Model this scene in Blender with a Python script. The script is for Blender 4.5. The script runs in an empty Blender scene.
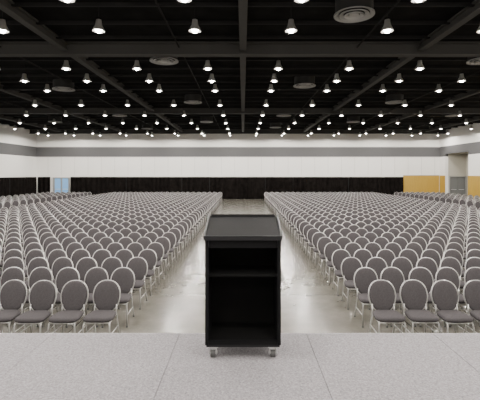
import bpy, bmesh, math, random
from mathutils import Vector, Matrix
random.seed(4)
S = bpy.context.scene

# ------------------------------------------------------------ materials
def mat(name, col, rough=0.6, metal=0.0, spec=0.5, noise=None, bump=None, emit=None, estr=0):
    m = bpy.data.materials.new(name); m.use_nodes = True
    nt = m.node_tree; b = nt.nodes["Principled BSDF"]
    b.inputs["Base Color"].default_value = (*col, 1)
    b.inputs["Roughness"].default_value = rough
    b.inputs["Metallic"].default_value = metal
    b.inputs["Specular IOR Level"].default_value = spec
    tc = nt.nodes.new("ShaderNodeTexCoord")
    if noise:
        sc, amt = noise
        n = nt.nodes.new("ShaderNodeTexNoise"); n.inputs["Scale"].default_value = sc
        n.inputs["Detail"].default_value = 5
        nt.links.new(tc.outputs["Object"], n.inputs["Vector"])
        r = nt.nodes.new("ShaderNodeValToRGB")
        r.color_ramp.elements[0].position = 0.3; r.color_ramp.elements[1].position = 0.7
        r.color_ramp.elements[0].color = (*[c*(1-amt) for c in col], 1)
        r.color_ramp.elements[1].color = (*[min(1, c*(1+amt)) for c in col], 1)
        nt.links.new(n.outputs["Fac"], r.inputs["Fac"])
        nt.links.new(r.outputs["Color"], b.inputs["Base Color"])
    if bump:
        sc, st = bump
        n = nt.nodes.new("ShaderNodeTexNoise"); n.inputs["Scale"].default_value = sc
        nt.links.new(tc.outputs["Object"], n.inputs["Vector"])
        bp = nt.nodes.new("ShaderNodeBump"); bp.inputs["Strength"].default_value = st
        bp.inputs["Distance"].default_value = 0.01
        nt.links.new(n.outputs["Fac"], bp.inputs["Height"])
        nt.links.new(bp.outputs["Normal"], b.inputs["Normal"])
    if emit:
        b.inputs["Emission Color"].default_value = (*emit, 1)
        b.inputs["Emission Strength"].default_value = estr
    return m

M_fabric = mat("chair_fabric", (0.060, 0.055, 0.058), 0.95, noise=(60, 0.15), spec=0.15)
M_chrome = mat("chair_frame_silver", (0.50, 0.49, 0.48), 0.30, 0.7)
M_black = mat("lectern_black", (0.004, 0.004, 0.0045), 0.6, bump=(220, 0.1), spec=0.10)
M_blackin = mat("lectern_inner_black", (0.0055, 0.0055, 0.0055), 0.85, spec=0.08)
M_edge = mat("lectern_edge_trim", (0.006, 0.006, 0.007), 0.4, spec=0.28)
M_steel = mat("caster_steel", (0.7, 0.7, 0.7), 0.3, 0.85)
M_rubber = mat("caster_rubber", (0.06, 0.06, 0.06), 0.6)
M_white = mat("wall_white_paint", (0.72, 0.71, 0.685), 0.85, noise=(0.4, 0.02))
M_band = mat("wall_grey_band", (0.085, 0.085, 0.088), 0.85)
M_joint = mat("panel_joint", (0.42, 0.41, 0.40), 0.8)
M_drape = mat("black_drape_cloth", (0.0065, 0.0055, 0.005), 0.95, noise=(3, 0.5), spec=0.03)
M_ceil = mat("ceiling_black", (0.008, 0.008, 0.008), 0.95, spec=0.1, noise=(1.5, 0.4))
M_beam = mat("beam_dark_grey", (0.068, 0.067, 0.065), 0.8, spec=0.2)
M_joist = mat("joist_black", (0.018, 0.018, 0.018), 0.85, spec=0.2)
M_vent = mat("vent_grey", (0.40, 0.40, 0.39), 0.6)
M_ventd = mat("vent_slot_dark", (0.02, 0.02, 0.02), 0.8)
M_can = mat("downlight_can", (0.55, 0.54, 0.52), 0.35, 0.5)
M_bulb = mat("downlight_bulb", (1, 1, 1), 0.5, emit=(1.0, 0.94, 0.85), estr=50)
M_door = mat("door_grey_paint", (0.16, 0.165, 0.16), 0.5)
M_frame = mat("door_frame_metal", (0.35, 0.35, 0.34), 0.4, 0.5)
M_glass = mat("door_daylight_glass", (0.18, 0.36, 0.60), 0.1, emit=(0.32, 0.58, 1.0), estr=0.22)
M_alc = mat("alcove_paint", (0.42, 0.40, 0.34), 0.85)
M_skirt = mat("stage_skirt_black", (0.02, 0.02, 0.02), 0.9)
M_strim = mat("stage_edge_metal", (0.35, 0.35, 0.35), 0.4, 0.7)

# wood veneer
M_wood = mat("yellow_wood_panel", (0.50, 0.34, 0.10), 0.5)
nt = M_wood.node_tree; b = nt.nodes["Principled BSDF"]
tc = nt.nodes.new("ShaderNodeTexCoord"); mp = nt.nodes.new("ShaderNodeMapping")
mp.inputs["Scale"].default_value = (6, 6, 0.6)
n = nt.nodes.new("ShaderNodeTexNoise"); n.inputs["Scale"].default_value = 2; n.inputs["Detail"].default_value = 6
r = nt.nodes.new("ShaderNodeValToRGB")
r.color_ramp.elements[0].color = (0.31, 0.19, 0.025, 1); r.color_ramp.elements[1].color = (0.42, 0.27, 0.045, 1)
nt.links.new(tc.outputs["Object"], mp.inputs["Vector"]); nt.links.new(mp.outputs["Vector"], n.inputs["Vector"])
nt.links.new(n.outputs["Fac"], r.inputs["Fac"]); nt.links.new(r.outputs["Color"], b.inputs["Base Color"])

# polished concrete with saw-cut joints
def concrete():
    m = bpy.data.materials.new("polished_concrete"); m.use_nodes = True
    nt = m.node_tree; b = nt.nodes["Principled BSDF"]; N = nt.nodes.new; L = nt.links.new
    tc = N("ShaderNodeTexCoord")
    n = N("ShaderNodeTexNoise"); n.inputs["Scale"].default_value = 1.3; n.inputs["Detail"].default_value = 10
    n.inputs["Roughness"].default_value = 0.7
    L(tc.outputs["Object"], n.inputs["Vector"])
    r = N("ShaderNodeValToRGB")
    r.color_ramp.elements[0].position = 0.32; r.color_ramp.elements[1].position = 0.70
    r.color_ramp.elements[0].color = (0.088, 0.082, 0.067, 1); r.color_ramp.elements[1].color = (0.165, 0.156, 0.132, 1)
    L(n.outputs["Fac"], r.inputs["Fac"])
    br = N("ShaderNodeTexBrick"); br.offset = 0.0
    br.inputs["Scale"].default_value = 1.0
    br.inputs["Brick Width"].default_value = 3.0; br.inputs["Row Height"].default_value = 3.0
    br.inputs["Mortar Size"].default_value = 0.012
    br.inputs["Color1"].default_value = (1, 1, 1, 1); br.inputs["Color2"].default_value = (0.93, 0.93, 0.93, 1)
    br.inputs["Mortar"].default_value = (0.5, 0.48, 0.45, 1)
    L(tc.outputs["Object"], br.inputs["Vector"])
    mx = N("ShaderNodeMixRGB"); mx.blend_type = 'MULTIPLY'; mx.inputs[0].default_value = 1
    L(r.outputs["Color"], mx.inputs[1]); L(br.outputs["Color"], mx.inputs[2])
    L(mx.outputs[0], b.inputs["Base Color"])
    n2 = N("ShaderNodeTexNoise"); n2.inputs["Scale"].default_value = 2; n2.inputs["Detail"].default_value = 6
    L(tc.outputs["Object"], n2.inputs["Vector"])
    mr = N("ShaderNodeMapRange"); mr.inputs["To Min"].default_value = 0.15; mr.inputs["To Max"].default_value = 0.29
    L(n2.outputs["Fac"], mr.inputs["Value"]); L(mr.outputs[0], b.inputs["Roughness"])
    b.inputs["Specular IOR Level"].default_value = 0.65
    return m
M_floor = concrete()

# stage carpet
def carpet():
    m = bpy.data.materials.new("stage_carpet"); m.use_nodes = True
    nt = m.node_tree; b = nt.nodes["Principled BSDF"]; N = nt.nodes.new; L = nt.links.new
    tc = N("ShaderNodeTexCoord")
    n = N("ShaderNodeTexNoise"); n.inputs["Scale"].default_value = 60; n.inputs["Detail"].default_value = 5
    n.inputs["Roughness"].default_value = 0.85
    L(tc.outputs["Object"], n.inputs["Vector"])
    r = N("ShaderNodeValToRGB")
    r.color_ramp.elements[0].position = 0.34; r.color_ramp.elements[1].position = 0.66
    r.color_ramp.elements[0].color = (0.115, 0.109, 0.118, 1); r.color_ramp.elements[1].color = (0.32, 0.305, 0.32, 1)
    L(n.outputs["Fac"], r.inputs["Fac"])
    L(r.outputs["Color"], b.inputs["Base Color"])
    bp = N("ShaderNodeBump"); bp.inputs["Strength"].default_value = 0.5; bp.inputs["Distance"].default_value = 0.005
    L(n.outputs["Fac"], bp.inputs["Height"]); L(bp.outputs["Normal"], b.inputs["Normal"])
    b.inputs["Roughness"].default_value = 1.0; b.inputs["Specular IOR Level"].default_value = 0.1
    return m
M_carpet = carpet()

# ------------------------------------------------------------ mesh helpers
def box(bm, x0, x1, y0, y1, z0, z1, mi=0, bev=0):
    vs = [bm.verts.new(p) for p in [(x0,y0,z0),(x1,y0,z0),(x1,y1,z0),(x0,y1,z0),(x0,y0,z1),(x1,y0,z1),(x1,y1,z1),(x0,y1,z1)]]
    fs = []
    for f in [(0,3,2,1),(4,5,6,7),(0,1,5,4),(1,2,6,5),(2,3,7,6),(3,0,4,7)]:
        fc = bm.faces.new([vs[i] for i in f]); fc.material_index = mi; fs.append(fc)
    if bev:
        es = list({e for f in fs for e in f.edges})
        res = bmesh.ops.bevel(bm, geom=es, offset=bev, segments=2, affect='EDGES', profile=0.5)
        for f in res['faces']: f.material_index = mi
    return vs

def prism(bm, pts2, a0, a1, axis, mi=0):
    """extrude polygon; axis 'x': pts are (y,z)"""
    def P(p, a):
        return (a, p[0], p[1]) if axis == 'x' else ((p[0], a, p[1]) if axis == 'y' else (p[0], p[1], a))
    A = [bm.verts.new(P(p, a0)) for p in pts2]; B = [bm.verts.new(P(p, a1)) for p in pts2]
    n = len(A)
    for f in [A[::-1], B] + [[A[i], A[(i+1) % n], B[(i+1) % n], B[i]] for i in range(n)]:
        bm.faces.new(f).material_index = mi

def tube(bm, pts, r, mi=0, n=8, closed=False):
    pts = [Vector(p) for p in pts]; rings = []; N = len(pts)
    up = Vector((0.13, 0.31, 0.94)).normalized(); prev = None
    for i, p in enumerate(pts):
        if closed: t = (pts[(i+1) % N] - pts[i-1])
        else: t = pts[min(i+1, N-1)] - pts[max(i-1, 0)]
        t.normalize()
        if prev is None:
            u = t.cross(up); 
            if u.length < 0.1: u = t.cross(Vector((1, 0, 0)))
        else:
            u = prev - t * prev.dot(t)
        u.normalize(); prev = u; v = t.cross(u)
        rings.append([bm.verts.new(p + r*(math.cos(2*math.pi*k/n)*u + math.sin(2*math.pi*k/n)*v)) for k in range(n)])
    for i in range(N if closed else N-1):
        a, c = rings[i], rings[(i+1) % N]
        for k in range(n):
            f = bm.faces.new([a[k], a[(k+1) % n], c[(k+1) % n], c[k]]); f.material_index = mi; f.smooth = True
    if not closed:
        bm.faces.new(rings[0][::-1]).material_index = mi; bm.faces.new(rings[-1]).material_index = mi

def pad(bm, outline, origin, ux, uy, un, th, mi=0, inset=0.03):
    """puffy cushion from 2-D outline; layers give rounded edges"""
    o = Vector(origin); ux = Vector(ux); uy = Vector(uy); un = Vector(un)
    cx = sum(p[0] for p in outline)/len(outline); cy = sum(p[1] for p in outline)/len(outline)
    layers = [(-1.0, 0.55), (-0.95, 0.86), (-0.5, 0.985), (0, 1.0), (0.5, 0.985), (0.95, 0.86), (1.12, 0.5)]
    rings = []
    for h, s in layers:
        rings.append([bm.verts.new(o + ux*(cx+(p[0]-cx)*s) + uy*(cy+(p[1]-cy)*s) + un*(h*th/2)) for p in outline])
    n = len(outline)
    for a, c in zip(rings, rings[1:]):
        for k in range(n):
            f = bm.faces.new([a[k], a[(k+1) % n], c[(k+1) % n], c[k]]); f.material_index = mi; f.smooth = True
    for ring, rev, h in ((rings[0], True, -1.0), (rings[-1], False, 1.2)):
        c = bm.verts.new(o + ux*cx + uy*cy + un*(h*th/2))
        for k in range(n):
            f = bm.faces.new([ring[k], ring[(k+1) % n], c]); f.material_index = mi; f.smooth = True

def lathe(bm, prof, cx, cy, n=20, mi=0, smooth=True):
    rings = [[bm.verts.new((cx + r*math.cos(2*math.pi*k/n), cy + r*math.sin(2*math.pi*k/n), z)) for k in range(n)] for r, z in prof]
    for a, c in zip(rings, rings[1:]):
        for k in range(n):
            f = bm.faces.new([a[k], a[(k+1) % n], c[(k+1) % n], c[k]]); f.material_index = mi; f.smooth = smooth

def disc(bm, cx, cy, z, r, n=20, mi=0, down=True):
    vs = [bm.verts.new((cx + r*math.cos(2*math.pi*k/n), cy + r*math.sin(2*math.pi*k/n), z)) for k in range(n)]
    f = bm.faces.new(vs[::-1] if down else vs); f.material_index = mi

def finish(bm, name, mats, loc=(0, 0, 0), fixn=True):
    if fixn: bmesh.ops.recalc_face_normals(bm, faces=bm.faces)
    me = bpy.data.meshes.new(name); bm.to_mesh(me); bm.free()
    for m in mats: me.materials.append(m)
    ob = bpy.data.objects.new(name, me); S.collection.objects.link(ob); ob.location = loc
    return ob

# ------------------------------------------------------------ dimensions
XL, XR, YF, YB, ZC = -22.5, 21.4, 43.5, -7.0, 7.45
B0, B1 = 4.57, 5.66      # grey band
T = 0.3

# floor
bm = bmesh.new(); box(bm, XL-T, XR+T+3, YB-T, YF+T, -0.2, 0); finish(bm, "floor", [M_floor])
# ceiling
bm = bmesh.new(); box(bm, XL-T, XR+T+3, YB-T, YF+T, ZC, ZC+0.2); finish(bm, "ceiling", [M_ceil])

# far wall: white / grey band / white + panel joints
def wall_y(name, y, sgn, x0, x1, joints=True, wood=None):
    bm = bmesh.new()
    y2 = y + sgn*T
    a, c = min(y, y2), max(y, y2)
    box(bm, x0, x1, a, c, 0, B0, 0); box(bm, x0, x1, a, c, B0, B1, 1); box(bm, x0, x1, a, c, B1, ZC, 0)
    return finish(bm, name, [M_white, M_band])
wall_y("wall_far", YF, 1, XL-T, XR+T)
wall_y("wall_rear", YB, -1, XL-T, XR+T)
bm = bmesh.new()
for (z0, z1, m) in [(0, B0, 0), (B0, B1, 1), (B1, ZC, 0)]:
    box(bm, XL-T, XL, YB, YF, z0, z1, m)
finish(bm, "wall_left", [M_white, M_band])
# right wall with alcove opening
OY0, OY1, OZ = 38.0, 42.3, 4.85
bm = bmesh.new()
box(bm, XR, XR+T, YB, OY0, 0, B0, 0); box(bm, XR, XR+T, OY1, YF, 0, B0, 0)
box(bm, XR, XR+T, YB, OY0, B0, B1, 1); box(bm, XR, XR+T, OY1, YF, B0, B1, 1)
box(bm, XR, XR+T, OY0, OY1, OZ, B1, 1)
box(bm, XR, XR+T, YB, YF, B1, ZC, 0)
finish(bm, "wall_right", [M_white, M_band])
# alcove shell (one object per wall)
for nm, dims in (("wall_alcove_east", (XR+2.2, XR+2.4, OY0-0.2, OY1+0.2, 0, OZ)),
                 ("wall_alcove_north", (XR+T, XR+2.2, OY1, OY1+0.2, 0, OZ)),
                 ("wall_alcove_south", (XR+T, XR+2.2, OY0-0.2, OY0, 0, OZ)),
                 ("ceiling_alcove", (XR+T, XR+2.4, OY0-0.2, OY1+0.2, OZ, OZ+0.15))):
    bm = bmesh.new(); box(bm, *dims, 0); finish(bm, nm, [M_alc])
def door(name, facing, a0, a1, c, z1, leafmat, leaves=2):
    """door in plane; facing 'x-' plane x=c spanning y, or 'y-' plane y=c spanning x"""
    bm = bmesh.new()
    def B(u0, u1, d0, d1, z0, zz, mi, bev=0):
        if facing == 'y': box(bm, u0, u1, c-d1, c-d0, z0, zz, mi, bev)
        else: box(bm, c-d1, c-d0, u0, u1, z0, zz, mi, bev)
    B(a0, a0+0.09, 0, 0.14, 0, z1, 0); B(a1-0.09, a1, 0, 0.14, 0, z1, 0); B(a0+0.09, a1-0.09, 0, 0.14, z1-0.09, z1, 0)
    w = (a1-a0-0.18)/leaves
    for i in range(leaves):
        u = a0+0.09+i*w
        B(u+0.01, u+w-0.01, 0.02, 0.07, 0.02, z1-0.1, 1, 0.005)
        B(u+0.12, u+w-0.12, 0.065, 0.08, 1.05, 1.11, 2)     # panic bar
        if leafmat is M_glass:
            B(u+0.01, u+0.09, 0.06, 0.09, 0.02, z1-0.1, 0); B(u+w-0.09, u+w-0.01, 0.06, 0.09, 0.02, z1-0.1, 0)
            B(u+0.09, u+w-0.09, 0.06, 0.09, 0.02, 0.25, 0)
    return finish(bm, name, [M_frame, leafmat, M_steel])
door("door_1", 'y', XR+0.35, XR+2.15, OY1-0.003, 2.5, M_door)
door("door_2", 'x', 38.5, 41.8, XR+2.197, 2.5, M_door)
door("door_3", 'y', -20.6, -18.8, YF-0.003, 2.35, M_glass)

# yellow wood panelling
bm = bmesh.new()
x = 17.4
while x < XR-0.3:
    x1 = min(x+1.3, XR-0.06); box(bm, x+0.01, x1, YF-0.05, YF-0.002, 0.0, 2.55, 0); x += 1.3
box(bm, 17.4, XR-0.06, YF-0.055, YF-0.002, 2.55, 2.6, 1)
finish(bm, "wood_wainscot_far", [M_wood, M_frame])
bm = bmesh.new()
box(bm, XR-0.05, XR-0.002, OY1+0.02, YF-0.06, 0, 2.55, 0)
y = OY0-0.02
while y > -6:
    box(bm, XR-0.05, XR-0.002, max(y-1.29, -6.9), y, 0, 2.55, 0); y -= 1.3
finish(bm, "wood_wainscot_right", [M_wood])
# wall panel joints (operable partition seams)
bm = bmesh.new(); x = XL+1.3
while x < XR-0.5:
    box(bm, x-0.012, x+0.012, YF-0.012, YF-0.001, 2.62, B0-0.03, 0); x += 1.45
box(bm, XL+0.01, XR-0.01, YF-0.03, YF-0.001, B0-0.03, B0+0.03, 0)
box(bm, XL+0.01, XR-0.01, YF-0.03, YF-0.001, B1-0.03, B1+0.03, 0)
finish(bm, "trim_1", [M_joint])

# drapes (pleated)
def drape(name, p0, p1, h, amp=0.12, pitch=0.5):
    p0 = Vector(p0); p1 = Vector(p1); d = p1-p0; L = d.length; d.normalize(); nrm = Vector((-d.y, d.x, 0))
    bm = bmesh.new(); n = int(L/pitch*10); lo = []; hi = []
    for i in range(n+1):
        s = L*i/n; ph = 2*math.pi*s/pitch
        o = amp*math.sin(ph + 1.2*math.sin(s*1.3)) * (0.7+0.3*math.sin(s*2.1))
        q = p0 + d*s
        lo.append(bm.verts.new((q.x+nrm.x*o, q.y+nrm.y*o, 0.005)))
        hi.append(bm.verts.new((q.x+nrm.x*o*0.6, q.y+nrm.y*o*0.6, h)))
    for i in range(n):
        f = bm.faces.new([lo[i], lo[i+1], hi[i+1], hi[i]]); f.smooth = True
    tube(bm, [p0+Vector((0, 0, h)), p1+Vector((0, 0, h))], 0.025, 1)
    k = 0
    while k <= L:
        q = p0+d*k; tube(bm, [q, q+Vector((0, 0, h))], 0.02, 1); k += 3.0
    return finish(bm, name, [M_drape, M_joist])
drape("pipe_and_drape", (-18.6, YF-0.35, 0), (17.3, YF-0.35, 0), 2.38)
drape("pipe_and_drape.001", (XL+0.35, YF-0.3, 0), (-20.8, YF-0.3, 0), 2.38)
drape("pipe_and_drape.002", (XL+0.35, 8, 0), (XL+0.35, YF-0.6, 0), 2.38)

# ------------------------------------------------------------ ceiling structure
bm = bmesh.new()
XA, XB = XL+0.01, XR-0.01; YA, YC = YB+0.01, YF-0.01
def ibeam_x(y, z0, z1, w, mi):     # spans X
    box(bm, XA, XB, y-w/2, y+w/2, z0, z0+0.05, mi); box(bm, XA, XB, y-0.03, y+0.03, z0+0.05, z1-0.05, mi); box(bm, XA, XB, y-w/2, y+w/2, z1-0.05, z1, mi)
def ibeam_y(x, z0, z1, w, mi):
    box(bm, x-w/2, x+w/2, YA, YC, z0, z0+0.05, mi); box(bm, x-0.03, x+0.03, YA, YC, z0+0.05, z1-0.05, mi); box(bm, x-w/2, x+w/2, YA, YC, z1-0.05, z1, mi)
for y in [0.5, 14.4, 28.3, 42.2]: ibeam_x(y, 6.98, 7.44, 0.34, 0)
for y in [21.3, 35.2]: ibeam_x(y, 7.2, 7.44, 0.22, 1)
for x in [-19.2, -12.8, -6.4, 0.0, 6.4, 12.8, 19.2]: ibeam_y(x, 7.14, 7.435, 0.24, 0)
y = YB+1
while y < YF:
    box(bm, XA, XB, y-0.04, y+0.04, 7.34, 7.44, 1); y += 1.31
for x in [-16, -9.6, -3.2, 3.2, 9.6, 16]:
    tube(bm, [(x+0.9, YA, 7.28), (x+0.9, YC, 7.28)], 0.03, 1, 6)
finish(bm, "steel_beam_grid", [M_beam, M_joist])

# round air diffusers
def diffuser(name, x, y, z=7.0):
    bm = bmesh.new()
    for r0, r1, zz in [(0.54, 0.42, 0), (0.40, 0.29, -0.015), (0.27, 0.16, -0.03)]:
        lathe(bm, [(r0, zz), (r0, zz+0.03), (r1, zz+0.07), (r1-0.01, zz+0.05), (r0-0.02, zz)], 0, 0, 28, 0)
    disc(bm, 0, 0, 0.0, 0.13, 20, 0)
    lathe(bm, [(0.13, 0.0), (0.13, 0.06)], 0, 0, 20, 0)
    lathe(bm, [(0.50, 0.03), (0.50, 0.44)], 0, 0, 28, 1); disc(bm, 0, 0, 0.1, 0.5, 28, 1)
    return finish(bm, name, [M_vent, M_ventd], (x, y, z), fixn=False)
first = None
for (x, ys) in [(3.0, (10.8, 19.5, 29.5, 37)), (-3.0, (15.2, 24, 33)), (9.1, (15.2, 24, 33)), (-9.1, (11, 20.3, 29.5, 38)), (15.5, (19.5, 29.5)), (-15.5, (24, 33))]:
    for y in ys:
        if first is None: first = diffuser("air_diffuser", x, y)
        else:
            o = bpy.data.objects.new("air_diffuser", first.data); o.location = (x, y, 7.0); S.collection.objects.link(o)

# ------------------------------------------------------------ instancing with geometry nodes
def scatter(name, src, pts, jitter=0.0):
    me = bpy.data.meshes.new(name); me.from_pydata([tuple(p) for p in pts], [], []); 
    ob = bpy.data.objects.new(name, me); S.collection.objects.link(ob)
    ng = bpy.data.node_groups.new(name+"_nodes", 'GeometryNodeTree')
    ng.interface.new_socket("Geometry", in_out='INPUT', socket_type='NodeSocketGeometry')
    ng.interface.new_socket("Geometry", in_out='OUTPUT', socket_type='NodeSocketGeometry')
    gi = ng.nodes.new('NodeGroupInput'); go = ng.nodes.new('NodeGroupOutput')
    iop = ng.nodes.new('GeometryNodeInstanceOnPoints'); oi = ng.nodes.new('GeometryNodeObjectInfo')
    oi.inputs['Object'].default_value = src; oi.transform_space = 'ORIGINAL'
    oi.inputs['As Instance'].default_value = True
    mtp = ng.nodes.new('GeometryNodeMeshToPoints')
    ng.links.new(gi.outputs[0], mtp.inputs[0]); ng.links.new(mtp.outputs[0], iop.inputs['Points'])
    ng.links.new(oi.outputs['Geometry'], iop.inputs['Instance'])
    if jitter:
        rv = ng.nodes.new('FunctionNodeRandomValue'); rv.data_type = 'FLOAT_VECTOR'
        rv.inputs[0].default_value = (0, 0, -jitter); rv.inputs[1].default_value = (0, 0, jitter)
        ng.links.new(rv.outputs[0], iop.inputs['Rotation'])
    ng.links.new(iop.outputs[0], go.inputs[0])
    md = ob.modifiers.new("instances", 'NODES'); md.node_group = ng
    return ob

# ------------------------------------------------------------ downlights
bm = bmesh.new()
lathe(bm, [(0.012, 0.70), (0.012, 0.24)], 0, 0, 8, 2)
lathe(bm, [(0.0, 0.29), (0.07, 0.28), (0.09, 0.14), (0.12, 0.08), (0.17, -0.02), (0.175, -0.04), (0.163, -0.04), (0.145, -0.01), (0.12, 0.02)], 0, 0, 20, 0)
disc(bm, 0, 0, 0.02, 0.138, 20, 1)
lathe(bm, [(0.09, 0.02), (0.085, -0.03), (0.055, -0.075), (0.0, -0.095)], 0, 0, 16, 1)
HL = 6.72
lx = [(-8+i+0.5)*2.67 for i in range(16)]
lyy = [-4.9+2.0*i for i in range(24)]
skip = {round(v, 1) for v in (-2.9, 5.1, 13.1, 21.1, 25.1, 29.1, 33.1, 37.1)}
dl = finish(bm, "pendant_downlight", [M_can, M_bulb, M_joist], (lx[8], 11.1, HL), fixn=False)
pts = [(x, y, HL) for y in lyy for x in lx if not (abs(y-11.1) < .01 and x == lx[8]) and round(y, 1) not in skip]
pd = scatter("pendant_downlight_array", dl, pts)
for j, y in enumerate([v for v in lyy if round(v, 1) not in skip]):
    for i, x in enumerate(lx):
        if (i + j) % 2 == 0:
            ld = bpy.data.lights.new("downlight_lamp", 'SPOT'); ld.energy = 470
            ld.spot_size = math.radians(179); ld.spot_blend = 0.15; ld.shadow_soft_size = 0.12
            ld.color = (1.0, 0.945, 0.87)
            lo = bpy.data.objects.new("downlight_lamp", ld); lo.location = (x, y, HL-0.11)
            S.collection.objects.link(lo); lo.parent = pd

# ------------------------------------------------------------ banquet chair (faces -Y)
def back_outline(n=36, grow=0.0):
    pts = []
    for i in range(n):
        a = 2*math.pi*i/n
        c, s = math.cos(a), math.sin(a)
        e = 2.0/2.3 if s > 0 else 2.0/3.0
        x = math.copysign(abs(c)**e, c); z = math.copysign(abs(s)**e, s)
        w = 0.218*(1 - 0.20*max(0, -z)**1.3)
        zz = z*0.25 if z > 0 else z*0.24
        pts.append((x*(w+grow), 0.24 + zz + math.copysign(grow, z)*abs(z)))
    return pts
bm = bmesh.new()
tilt = math.radians(12)
un = Vector((0, -math.cos(tilt), math.sin(tilt))) ; uz = Vector((0, math.sin(tilt), math.cos(tilt)))
bo = Vector((0, 0.185, 0.445))
pad(bm, back_outline(36, -0.006), bo, (1, 0, 0), uz, un, 0.055, 0)
tube(bm, [bo + Vector((p[0], 0, 0)) + uz*p[1] - un*0.004 for p in back_outline(36, 0.006)], 0.0115, 1, 6, True)
so = []
for i in range(28):
    a = 2*math.pi*i/28; c, s = math.cos(a), math.sin(a); e = 2/4.0
    x = math.copysign(abs(c)**e, c); y = math.copysign(abs(s)**e, s)
    so.append((x*(0.228-0.02*y), y*0.215))
pad(bm, so, (0, -0.04, 0.445), (1, 0, 0), (0, 1, 0), (0, 0, 1), 0.08, 0)
for sx in (-1, 1):
    tube(bm, [(sx*0.175, 0.20, 0.56), (sx*0.180, 0.175, 0.46), (sx*0.187, 0.185, 0.36), (sx*0.197, 0.235, 0.15), (sx*0.20, 0.275, 0.012)], 0.0125, 1, 6)
    tube(bm, [(sx*0.180, 0.175, 0.40), (sx*0.197, -0.20, 0.40), (sx*0.199, -0.222, 0.385), (sx*0.203, -0.235, 0.35), (sx*0.215, -0.262, 0.012)], 0.0125, 1, 6)
    tube(bm, [(sx*0.198, 0.222, 0.20), (sx*0.209, -0.245, 0.20)], 0.008, 1, 6)
    for yy, xx in ((0.275, 0.20), (-0.262, 0.215)):
        lathe(bm, [(0.018, 0.0), (0.018, 0.022), (0.0, 0.024)], sx*xx, yy, 8, 2)
tube(bm, [(-0.197, -0.215, 0.395), (0.197, -0.215, 0.395)], 0.011, 1, 6)
tube(bm, [(-0.18, 0.178, 0.395), (0.18, 0.178, 0.395)], 0.011, 1, 6)
Y0, RP, CP = 6.45, 0.92, 0.526
chair = finish(bm, "banquet_chair", [M_fabric, M_chrome, M_rubber], (0, 0, 0))
xs_main = [s*((2.28 if s < 0 else 2.33)+CP*i) for s in (-1, 1) for i in range(21)]
xs_side = [s*(15.3+CP*i) for s in (-1, 1) for i in range(9)]
chair.location = (xs_main[0], Y0, 0)
rest = []
NR = 37
for rI in range(NR):
    y = Y0 + RP*rI
    for x in xs_main:
        if rI == 0 and x == xs_main[0]: continue
        xx = x + random.uniform(-0.012, 0.012); yy = y + random.uniform(-0.02, 0.02)
        if rI < 2:
            o = bpy.data.objects.new("banquet_chair", chair.data); o.location = (xx, yy, 0)
            o.rotation_euler[2] = random.uniform(-0.03, 0.03); S.collection.objects.link(o)
        else: rest.append((xx, yy, 0))
    if y > 10:
        for x in xs_side: rest.append((x + random.uniform(-0.012, 0.012), y + random.uniform(-0.02, 0.02), 0))
scatter("banquet_chair_rows", chair, rest, 0.03)

# ------------------------------------------------------------ stage
SZ, SY = 1.22, 3.77
bm = bmesh.new()
PW = 1.19
for i in range(-8, 8):
    x0 = (i+0.5)*PW
    y = SY
    while y > -5:
        y2 = y-2.38
        box(bm, x0+0.0015, x0+PW-0.0015, y2+0.0015, y-0.0015, SZ-0.06, SZ, 0, 0.0025)
        y = y2
bx0, bx1 = -7.5*PW, 8.5*PW
box(bm, bx0, bx1, -5.7, SY-0.04, 0.0, SZ-0.062, 1)
box(bm, bx0, bx1, SY-0.004, SY+0.012, SZ-0.08, SZ-0.004, 2)
finish(bm, "stage", [M_carpet, M_skirt, M_strim])

# ------------------------------------------------------------ lectern (origin on stage, near face y=0)
bm = bmesh.new()
W = 0.303; D = 0.42
zb = 0.118
def ztop(y): return 0.970 + 0.120*(y/D)
for s in (-1, 1):
    a, c = sorted((s*W, s*(W-0.022)))
    prism(bm, [(0.0, zb), (D, zb), (D, ztop(D)), (0.0, ztop(0))], a, c, 'x', 0)
    a, c = sorted((s*(W+0.003), s*(W-0.024)))
    box(bm, a, c, -0.006, 0.006, zb, ztop(0)-0.002, 0)
box(bm, -W+0.022, W-0.022, D-0.02, D-0.001, zb, ztop(D)-0.012, 1)
box(bm, -W+0.022, W-0.022, 0.012, D-0.02, zb, zb+0.03, 1)
box(bm, -W+0.022, W-0.022, 0.06, D-0.02, 0.655, 0.675, 1)
box(bm, -W+0.026, W-0.026, 0.005, 0.025, 0.90, ztop(0)-0.002, 0)
box(bm, -W+0.026, W-0.026, 0.0, 0.02, zb, zb+0.035, 0)
prism(bm, [(-0.02, ztop(-0.02)), (D+0.02, ztop(D+0.02)), (D+0.02, ztop(D+0.02)+0.022), (-0.02, ztop(-0.02)+0.022)], -W-0.014, W+0.014, 'x', 0)
for s in (-1, 1):
    a, c = sorted((s*(W+0.017), s*(W+0.001)))
    prism(bm, [(-0.021, ztop(-0.02)+0.02), (D+0.021, ztop(D+0.02)+0.02), (D+0.021, ztop(D+0.02)+0.036), (-0.021, ztop(-0.02)+0.036)], a, c, 'x', 2)
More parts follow.
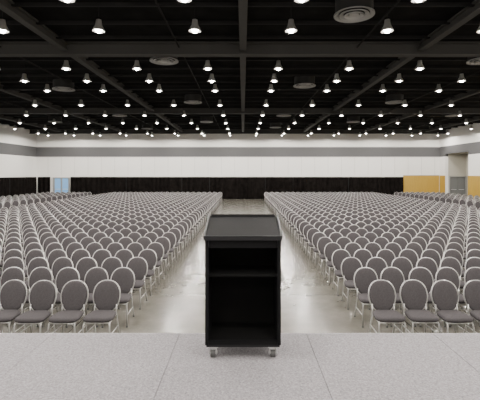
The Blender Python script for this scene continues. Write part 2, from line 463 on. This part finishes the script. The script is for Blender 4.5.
box(bm, -W-0.014, W+0.014, -0.030, -0.020, ztop(0)-0.004, ztop(0)+0.034, 2, 0.003)
box(bm, -W+0.012, W-0.012, D+0.008, D+0.02, ztop(D)+0.02, ztop(D)+0.042, 2, 0.003)
box(bm, -W+0.005, W-0.005, 0.004, D-0.004, zb-0.022, zb, 2, 0.004)
for sx in (-1, 1):
    for yy in (0.048, D-0.048):
        cx = sx*(W-0.058)
        box(bm, cx-0.042, cx+0.042, yy-0.04, yy+0.04, zb-0.028, zb-0.022, 3)
        lathe(bm, [(0.02, zb-0.028), (0.02, zb-0.04)], cx, yy, 12, 3)
        for s2 in (-1, 1):
            a, c = sorted((cx+s2*0.023, cx+s2*0.030))
            prism(bm, [(yy-0.036, zb-0.034), (yy+0.026, zb-0.034), (yy+0.020, 0.030), (yy-0.012, 0.024)], a, c, 'x', 3)
        box(bm, cx-0.030, cx+0.030, yy-0.036, yy+0.026, zb-0.042, zb-0.036, 3)
        n = 24; R = 0.037; zc = R; yc = yy+0.004
        A = [(yc+R*math.cos(2*math.pi*k/n), zc+R*math.sin(2*math.pi*k/n)) for k in range(n)]
        prism(bm, A, cx-0.019, cx+0.019, 'x', 4)
        A = [(yc+0.013*math.cos(2*math.pi*k/10), zc+0.013*math.sin(2*math.pi*k/10)) for k in range(10)]
        prism(bm, A, cx-0.034, cx+0.034, 'x', 3)
finish(bm, "lectern", [M_black, M_blackin, M_edge, M_steel, M_rubber], (0, 3.235, SZ))

# ------------------------------------------------------------ world & camera
w = bpy.data.worlds.new("World"); S.world = w; w.use_nodes = True
w.node_tree.nodes["Background"].inputs[0].default_value = (0.5, 0.55, 0.6, 1)
w.node_tree.nodes["Background"].inputs[1].default_value = 0.05
cam = bpy.data.cameras.new("camera"); cam.lens = 30; cam.sensor_width = 36
co = bpy.data.objects.new("camera", cam); S.collection.objects.link(co)
co.location = (0, 0, 2.72)
co.rotation_euler = (math.radians(90), 0, 0)
cam.shift_y = -26/480; cam.shift_x = -3/480
S.camera = co
